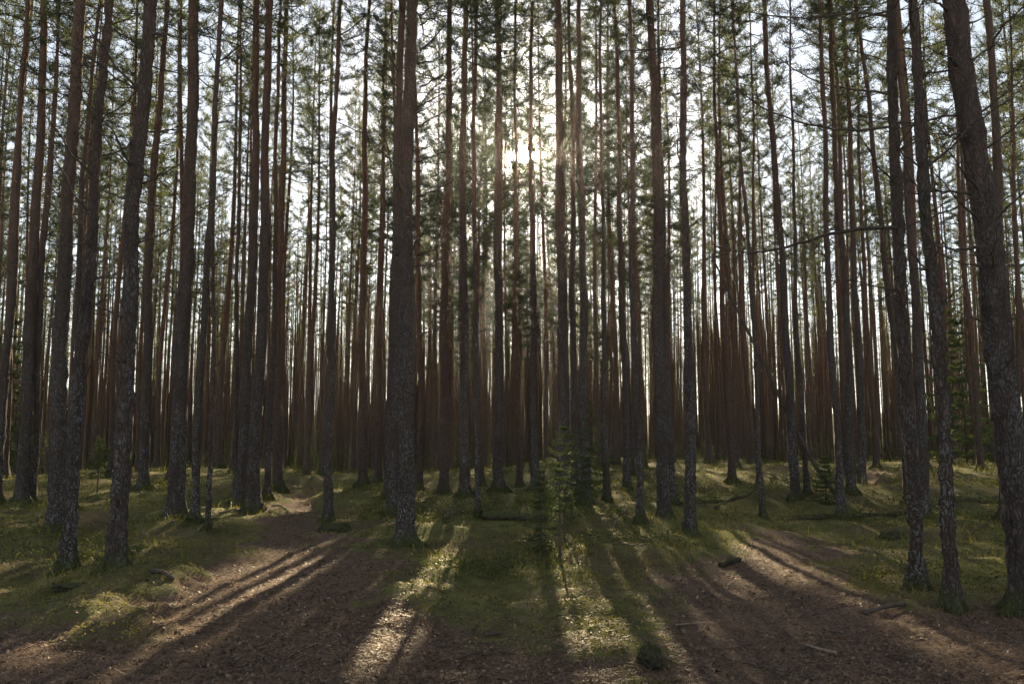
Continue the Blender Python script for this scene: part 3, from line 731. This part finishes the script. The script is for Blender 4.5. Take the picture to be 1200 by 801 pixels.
spruce('spruce_tree', 'sunlit yellow-green spruce far behind the trunks at right edge', (17.6, 32.0, 0), 6.5, 1.7, 7, .08, .9, nl=.12)
spruce('spruce_tree', 'green spruce far behind the trunks at the left edge', (-20.5, 33.5, 0), 6.8, 1.6, 8, .08, .9, nl=.12)
spruce('spruce_tree', 'dark tall spruce between the right pair and the huge pine', (19.5, 36.5, 0), 8.5, 1.9, 9, .06, .9, nl=.12)

# ------------------------------------------------------------------ fallen wood and other single things
def log_thing(name, label, cat, P, rad, mat, seed, n=12, branches=3, snap=True, res=40):
    r = np.random.default_rng(seed); P = np.asarray(P, float); base = P[0].copy(); Q = P-base
    u0 = np.linspace(0, 1, len(Q)); u = np.linspace(0, 1, res); C_ = np.stack([np.interp(u, u0, Q[:, k]) for k in range(3)], 1)
    for _ in range(3): C_[1:-1] = (C_[:-2]+2*C_[1:-1]+C_[2:])/4
    rd = np.interp(u, [0, 1], rad)
    V, Fq = tube(C_, rd, n); V3 = V.reshape(res, n, 3); cen = C_[:, None, :]
    nz = fbm(V3[..., 0]*14, V3[..., 1]*14, V3[..., 2]*14+seed, seed, 3)-.5
    V3 = cen+(V3-cen)*(1+nz[..., None]*.7)
    V = V3.reshape(-1, 3)
    caps = [np.arange(n)[::-1][None], ((res-1)*n+np.arange(n))[None]]
    t = thing(name, label, cat, tuple(base))
    link('stem', mesh_np('stem', V, [Fq]+caps, [mat], None, True), t)
    for b in range(branches):
        i0 = int(r.uniform(.15, .95)*(res-1)); d = unit(np.array([r.normal(), r.normal(), r.uniform(.1, .8)])); l = r.uniform(.08, .22)*min(2.0, float(np.linalg.norm(Q[-1])))
        w = np.linspace(0, 1, 5); Qb = C_[i0]+d*(w*l)[:, None]; Qb[1:] += r.normal(0, .04*l, (4, 3))
        V, Fq = tube(Qb, min(.35*rd[i0], .02)*(1-.7*w)+.002, 5)
        link('branch_stub', mesh_np('branch_stub', V, Fq, [mat], None, True), t)
    return t
def gpts(px, lift=0.0):
    o = []
    for q in px:
        p = hit_ground(q[0], q[1]); p[2] += lift+(q[2] if len(q) > 2 else 0); o.append(p)
    return o
log_thing('fallen_log', 'dark rotting log on moss between the thin stem and spruces', 'log', gpts([(566, 608), (600, 609), (642, 611)], .06), (.085, .06), M_LOG, 1)
log_thing('fallen_log', 'long grey log lying across grass at the leaning pine foot', 'log', gpts([(936, 605), (985, 604), (1062, 602)], .025), (.06, .035), M_LOG, 2)
log_thing('fallen_log', 'dark log lying behind the lichened leaning pine at right', 'log', gpts([(1104, 590), (1165, 589), (1215, 588)], .08), (.08, .07), M_LOG, 3)
log_thing('fallen_branch', 'crooked dead branch rising from grass toward the thin leaning stem', 'branch', gpts([(838, 597), (856, 591, .02), (874, 586, .18), (893, 580, .25)], .04), (.05, .03), M_LOG, 4, 8, 5)
log_thing('fallen_branch', 'low dead branch on moss left of the crooked one', 'branch', gpts([(822, 590), (840, 590), (860, 588)], .04), (.04, .03), M_LOG, 5, 8, 2)
def slanting():
    B = hit_ground(978, 578); Y = B[1]; pts = []
    for px, py in [(978, 578), (955, 545), (925, 490), (890, 415), (850, 335), (835, 300)]:
        d = ray(px, py); pts.append(CAM+d*(Y/d[1]))
    log_thing('leaning_dead_stem', 'thin dead stem leaning diagonally across the trunks on the right', 'dead tree', pts, (.055, .02), M_DEAD, 6, 8, 9)
slanting()
def arch(name, label, px, lift, rad, seed, mat=M_DEAD):
    pts = gpts(px, 0); n = len(pts)
    for i, p in enumerate(pts): p[2] += lift*math.sin(PI*i/(n-1))+.02
    log_thing(name, label, 'wood' if 'wood' in name else 'branch', pts, rad, mat, seed, 7, 0 if 'wood' in name else 2, res=24)
arch('fallen_branch', 'thin arched twig standing out of moss right of the spruces', [(716, 628), (722, 616), (732, 608), (742, 606)], .12, (.012, .007), 7)
arch('fallen_branch', 'pale forked branch lying in grass before the reddish pair', [(232, 622), (250, 612), (272, 604), (284, 600)], .12, (.018, .01), 8, M_PALE)
arch('fallen_branch', 'pale arched root on the lit hummock right of the reddish pair', [(310, 603), (318, 598), (330, 598), (340, 604)], .10, (.025, .015), 9, M_PALE)
arch('fallen_branch', 'thin twig slanting in the moss at lower right behind the lichened leaner', [(1136, 628), (1150, 620), (1160, 614)], .05, (.018, .01), 10)
arch('fallen_branch', 'dark stick lying before the front pines at lower right', [(1012, 720), (1036, 715), (1062, 709)], .01, (.022, .014), 11)
arch('fallen_branch', 'short dark stick on the brown slope right of the mossy-footed pine', [(178, 672), (190, 675), (204, 678)], .02, (.03, .02), 12)
arch('fallen_branch', 'pale thin stick lying on litter near the picture centre bottom', [(792, 735), (806, 733), (828, 732)], .0, (.009, .006), 13, M_PALE)
arch('fallen_branch', 'curved dark twig on the litter left of the mossy stump', [(535, 774), (552, 770), (566, 765)], .01, (.012, .007), 14)
arch('fallen_branch', 'short dark twig on needles below the small sunlit moss spot', [(568, 746), (580, 745), (590, 744)], .0, (.013, .008), 15)
arch('fallen_branch', 'thin twig on litter right of the pale wood splinter', [(1040, 768), (1064, 775), (1074, 778), (1076, 771)], .02, (.008, .004), 16)
def lump(name, label, cat, p, size, mat, seed, flat=.8, amp=.45, res=3, freq=2.2):
    import bmesh
    bm = bmesh.new(); bmesh.ops.create_icosphere(bm, subdivisions=res+2, radius=1.0)
    V = np.array([v.co[:] for v in bm.verts]); n = fbm(V[:, 0]*freq+seed, V[:, 1]*freq, V[:, 2]*freq, seed, 4)-.5
    V = V*(1+n[:, None]*amp*2)*np.array(size); V[:, 2] *= flat
    for v, c in zip(bm.verts, V): v.co = c
    me = bpy.data.meshes.new(name); bm.to_mesh(me); bm.free(); me.materials.append(mat)
    for f in me.polygons: f.use_smooth = True
    o = link(name, me, None, tuple(p)); return tag(o, label, cat)
p = hit_ground(762, 778)
lump('mossy_stump', 'dark low rotten stump with mossy side at bottom centre right', 'stump', p+np.array([0, 0, .03]), (.085, .075, .10), M_STUMP, 3, .9, .55, 3, 3.6)
p = hit_ground(856, 662)
arch('wood_chunk', 'charred dark wood chunk on bare litter of the right path', [(845, 664), (854, 662), (866, 657)], .03, (.045, .03), 17, M_STUMP)
arch('wood_splinter', 'pale flat wood splinter lying on litter at lower right', [(945, 758), (960, 763), (980, 768)], .0, (.008, .016), 18, M_PALE)
lump('root_mound', 'dark mossy root mound left of the right front pair', 'mound', hit_ground(1046, 632)-np.array([0, 0, .02]), (.26, .2, .18), M_STUMP, 6, .8, .5, 3, 2.6)
lump('dark_clump', 'dark clod below the slim front pine at lower left', 'clump', hit_ground(86, 687)-np.array([0, 0, .01]), (.22, .10, .06), M_STUMP, 7)  # low flattened dark clump
lump('moss_mound', 'mossy mound with pale chips at the left path edge', 'mound', hit_ground(392, 622)-np.array([0, 0, .05]), (.35, .3, .22), M_STUMP, 8, .8, .4)
lump('rotten_stump', 'broken pale-edged stump right of the mossy-footed pine', 'stump', hit_ground(156, 647)+np.array([0, 0, .02]), (.12, .09, .09), M_LOG, 9)

# ------------------------------------------------------------------ ground cover (uncountable)
def scatter(n, r0, r1, half=36):
    a = np.radians(rng.uniform(-half, half, n)); r = np.exp(rng.uniform(math.log(r0), math.log(r1), n))
    return r*np.sin(a), r*np.cos(a), r
def blades(name, label, n, r0, r1, hmin, hmax, wid, mat, mask, spread=.5):
    x, y, r = scatter(n, r0, r1)
    L = litter_mask(x, y); dn = fbm(x*1.3, y*1.3, 0, 61, 2)
    k = mask(L, dn, rng.random(n)); x, y, r, dn = x[k], y[k], r[k], dn[k]; n = len(x)
    z = terrain(x, y)-.008; h = rng.uniform(hmin, hmax, n)*(.4+1.0*dn)*(1+r*.008)*(.55+.45*sstep(7, 15, r))
    w = wid*(1+r*.05); th = rng.uniform(0, 2*PI, n); ln = rng.normal(0, spread, (n, 2))*h[:, None]
    B = np.stack([x, y, z], 1); s = np.stack([np.cos(th)*w, np.sin(th)*w, np.zeros(n)], 1)
    mid = B+np.stack([ln[:, 0]*.35, ln[:, 1]*.35, h*.6], 1); tip = B+np.stack([ln[:, 0], ln[:, 1], h*.9], 1)
    V = np.stack([B-s, B+s, mid+s*.6, mid-s*.6, tip], 1).reshape(-1, 3); i = np.arange(n)[:, None]*5
    me = mesh_np(name, V, [np.concatenate([i, i+1, i+2, i+3], 1), np.concatenate([i+3, i+2, i+4], 1)], [mat])
    tag(link(name, me), label, None, None, 'stuff')
blades('grass', 'thin grass and moss shoots covering the mossy floor', 210000, 4.0, 42, .02, .075, .0022, M_BLADE, lambda L, d, u: (u < (1-L)*.9*np.clip(d*2-.25, .15, 1)+.03))
blades('tall_grass', 'taller grass tussocks between the trunks', 22000, 9.0, 40, .10, .22, .003, M_BLADE, lambda L, d, u: (L < .2) & (d > .55), .6)
def collars():
    Vs = []
    for t, path, r0, H, B in TREES:
        if B[1] > 26: continue
        n = 170; th = rng.uniform(0, 2*PI, n); rr_ = r0*1.25+np.abs(rng.normal(0, .12, n)); x, y = B[0]+rr_*np.cos(th), B[1]+rr_*np.sin(th)
        P = np.stack([x, y, terrain(x, y)-.005], 1); h = rng.uniform(.03, .10, n); w = .004
        s = np.stack([-np.sin(th*3)*w, np.cos(th*3)*w, np.zeros(n)], 1); tip = P+np.stack([rng.normal(0, .4, n)*h, rng.normal(0, .4, n)*h, h], 1)
        Vs.append(np.stack([P-s, P+s, tip], 1).reshape(-1, 3))
    V = np.vstack(Vs)
    tag(link('grass_collars', mesh_np('grass_collars', V, np.arange(len(V)).reshape(-1, 3), [M_BLADE])), 'moss and short grass gathered round the tree feet', None, None, 'stuff')
collars()
def shrubs():
    x, y, r = scatter(5200, 9.5, 48); L = litter_mask(x, y); d = fbm(x*.5, y*.5, 0, 71, 2)
    k = (L < .2) & (d > .46+.2*(1-sstep(9, 18, r))); x, y, r = x[k], y[k], r[k]; n = len(x); m = 26
    h = rng.uniform(.08, .24, n)
    P = np.stack([x, y, terrain(x, y)], 1)[:, None, :] + np.concatenate([rng.normal(0, .11, (n, m, 2)), (rng.random((n, m, 1))**.6)*h[:, None, None]], 2)
    P = P.reshape(-1, 3); N = len(P); s = rng.uniform(.010, .020, (N, 1))*np.repeat(1+r*.02, m)[:, None]
    a = unit(rng.normal(0, 1, (N, 3))*np.array([1, 1, .45])); b = unit(np.cross(a, rng.normal(0, 1, (N, 3))))
    V = np.stack([P-a*s, P+b*s*.6, P+a*s, P-b*s*.6], 1).reshape(-1, 3)
    me = mesh_np('undergrowth', V, np.arange(len(V)).reshape(-1, 4), [M_SHRUB])
    tag(link('undergrowth', me), 'low leafy berry shrubs spread between the pine trunks', None, None, 'stuff')
shrubs()
def moss_tufts():
    x, y, r = scatter(6500, 4.5, 26); L = litter_mask(x, y); d = fbm(x*1.1, y*1.1, 0, 91, 2); k = (L < .45) & (d > .36); x, y, r = x[k], y[k], r[k]; n = len(x); m = 16
    ox = rng.normal(0, .05, (n, m, 2)); px, py = x[:, None]+ox[..., 0], y[:, None]+ox[..., 1]; hh = np.exp(-(ox**2).sum(-1)/.006)*rng.uniform(.01, .05, (n, 1))
    P = np.stack([px, py, terrain(px, py)+hh], -1).reshape(-1, 3); N = len(P); s = rng.uniform(.005, .013, (N, 1))*np.repeat(1+r*.03, m)[:, None]
    a = unit(rng.normal(0, 1, (N, 3))*np.array([1, 1, .6])); b = unit(np.cross(a, rng.normal(0, 1, (N, 3))))
    V = np.stack([P-a*s, P+b*s*.5, P+a*s, P-b*s*.5], 1).reshape(-1, 3)
    tag(link('moss', mesh_np('moss', V, np.arange(len(V)).reshape(-1, 4), [M_BLADE])), 'low moss tufts covering the green parts of the floor', None, None, 'stuff')
moss_tufts()
def litter():
    n = 95000
    x, y, r = scatter(n, 3.6, 26); L = litter_mask(x, y); k = rng.random(n) < .4+.6*L; x, y, r = x[k], y[k], r[k]; n = len(x)
    P = np.stack([x, y, terrain(x, y)+rng.uniform(.001, .014, n)], 1); th = rng.uniform(0, 2*PI, n)
    l = rng.uniform(.018, .042, n)*(1+r*.02); w = .0019*(1+r*.06)
    d = np.stack([np.cos(th)*l, np.sin(th)*l, rng.normal(0, .25, n)*l], 1); s = np.stack([-np.sin(th)*w, np.cos(th)*w, np.zeros(n)], 1)
    V = np.stack([P-d-s, P+d-s, P+d+s, P-d+s], 1).reshape(-1, 3)
    def flakes(n2, smin, smax, lift, cover):
        x, y, r = scatter(n2, 3.4, 24); L = litter_mask(x, y); cl = fbm(x*1.1, y*1.1, 0, 81, 2); k = rng.random(n2) < (.30+.70*L)*np.clip(cl*cover[0]+cover[1], .08, 1); x, y, r = x[k], y[k], r[k]; n2 = len(x)
        P = np.stack([x, y, terrain(x, y)+rng.uniform(.003, lift, n2)], 1); sz = (smin+(smax-smin)*rng.random((n2, 1))**2.6)*(1+r[:, None]*.02)
        a = unit(rng.normal(0, 1, (n2, 3))*np.array([1, 1, .35])); b = unit(np.cross(a, unit(rng.normal(0, .4, (n2, 3))+np.array([0, 0, 1]))))
        up = np.array([0, 0, 1.0])*sz*rng.uniform(-.2, .5, (n2, 1)); wr = rng.uniform(.3, .7, (n2, 1))
        return np.stack([P-a*sz, P+b*sz*wr+up, P+a*sz, P-b*sz*wr+up], 1).reshape(-1, 3)
    V2 = np.vstack([flakes(85000, .0035, .024, .022, (3.0, -.6)), flakes(9000, .005, .022, .022, (3.0, -1.0))])
    n2 = len(V2)//4; n_leaf = int(n2*.11)
    Vall = np.vstack([V, V2]); mi = np.concatenate([np.zeros(n+n2-n_leaf), np.ones(n_leaf)])
    A = Acc(); xs, ys, rs = scatter(420, 4.0, 22)
    for x, y, r in zip(xs, ys, rs):
        l = rng.uniform(.05, .28); a = rng.uniform(0, 2*PI); u = np.linspace(-1, 1, 4)
        px, py = x+u*l*math.cos(a), y+u*l*math.sin(a); Q = np.stack([px, py, terrain(px, py)+.006+rng.uniform(0, .012, 4)], 1); Q[1:3, :2] += rng.normal(0, .06*l, (2, 2))
        V3, F3 = tube(Q, np.linspace(1, .5, 4)*rng.uniform(.002, .006), 4); A.quads(V3, F3)
    tag(link('twigs', A.mesh('twigs', [M_DEAD])), 'small broken twigs strewn over the litter and moss', None, None, 'stuff')
    me = mesh_np('needle_litter', Vall, np.arange(len(Vall)).reshape(-1, 4), [M_LITTER, M_LEAF], mi)
    tag(link('needle_litter', me), 'fallen brown needles and small dry leaves on the ground', None, None, 'stuff')
litter()

# ------------------------------------------------------------------ haze
HAZE_DENSITY, HAZE_G = 0.00026, 0.86
def haze():
    x0, x1, y0, y1, z0, z1 = -420, 420, -420, 420, -1.6, 38
    V = np.array([(x, y, z) for x in (x0, x1) for y in (y0, y1) for z in (z0, z1)], float)
    Fq = np.array([(0, 1, 3, 2), (4, 6, 7, 5), (0, 4, 5, 1), (2, 3, 7, 6), (0, 2, 6, 4), (1, 5, 7, 3)])
    m = bpy.data.materials.new('haze'); m.use_nodes = True; nt = m.node_tree; nt.nodes.clear()
    o = nt.nodes.new('ShaderNodeOutputMaterial'); v = nt.nodes.new('ShaderNodeVolumePrincipled')
    v.inputs['Color'].default_value = (.93, .95, 1, 1); v.inputs['Density'].default_value = HAZE_DENSITY; v.inputs['Anisotropy'].default_value = HAZE_G
    nt.links.new(v.outputs[0], o.inputs['Volume'])
    tag(link('haze', mesh_np('haze', V, Fq, [m])), 'thin pale haze hanging in the forest air', None, None, 'stuff')
haze()
tris = sum(len(o.data.polygons) for o in SC.objects if o.type == 'MESH')
print('objects', len(SC.objects), 'faces incl shared', tris, 'unique', sum(len(m.polygons) for m in bpy.data.meshes))
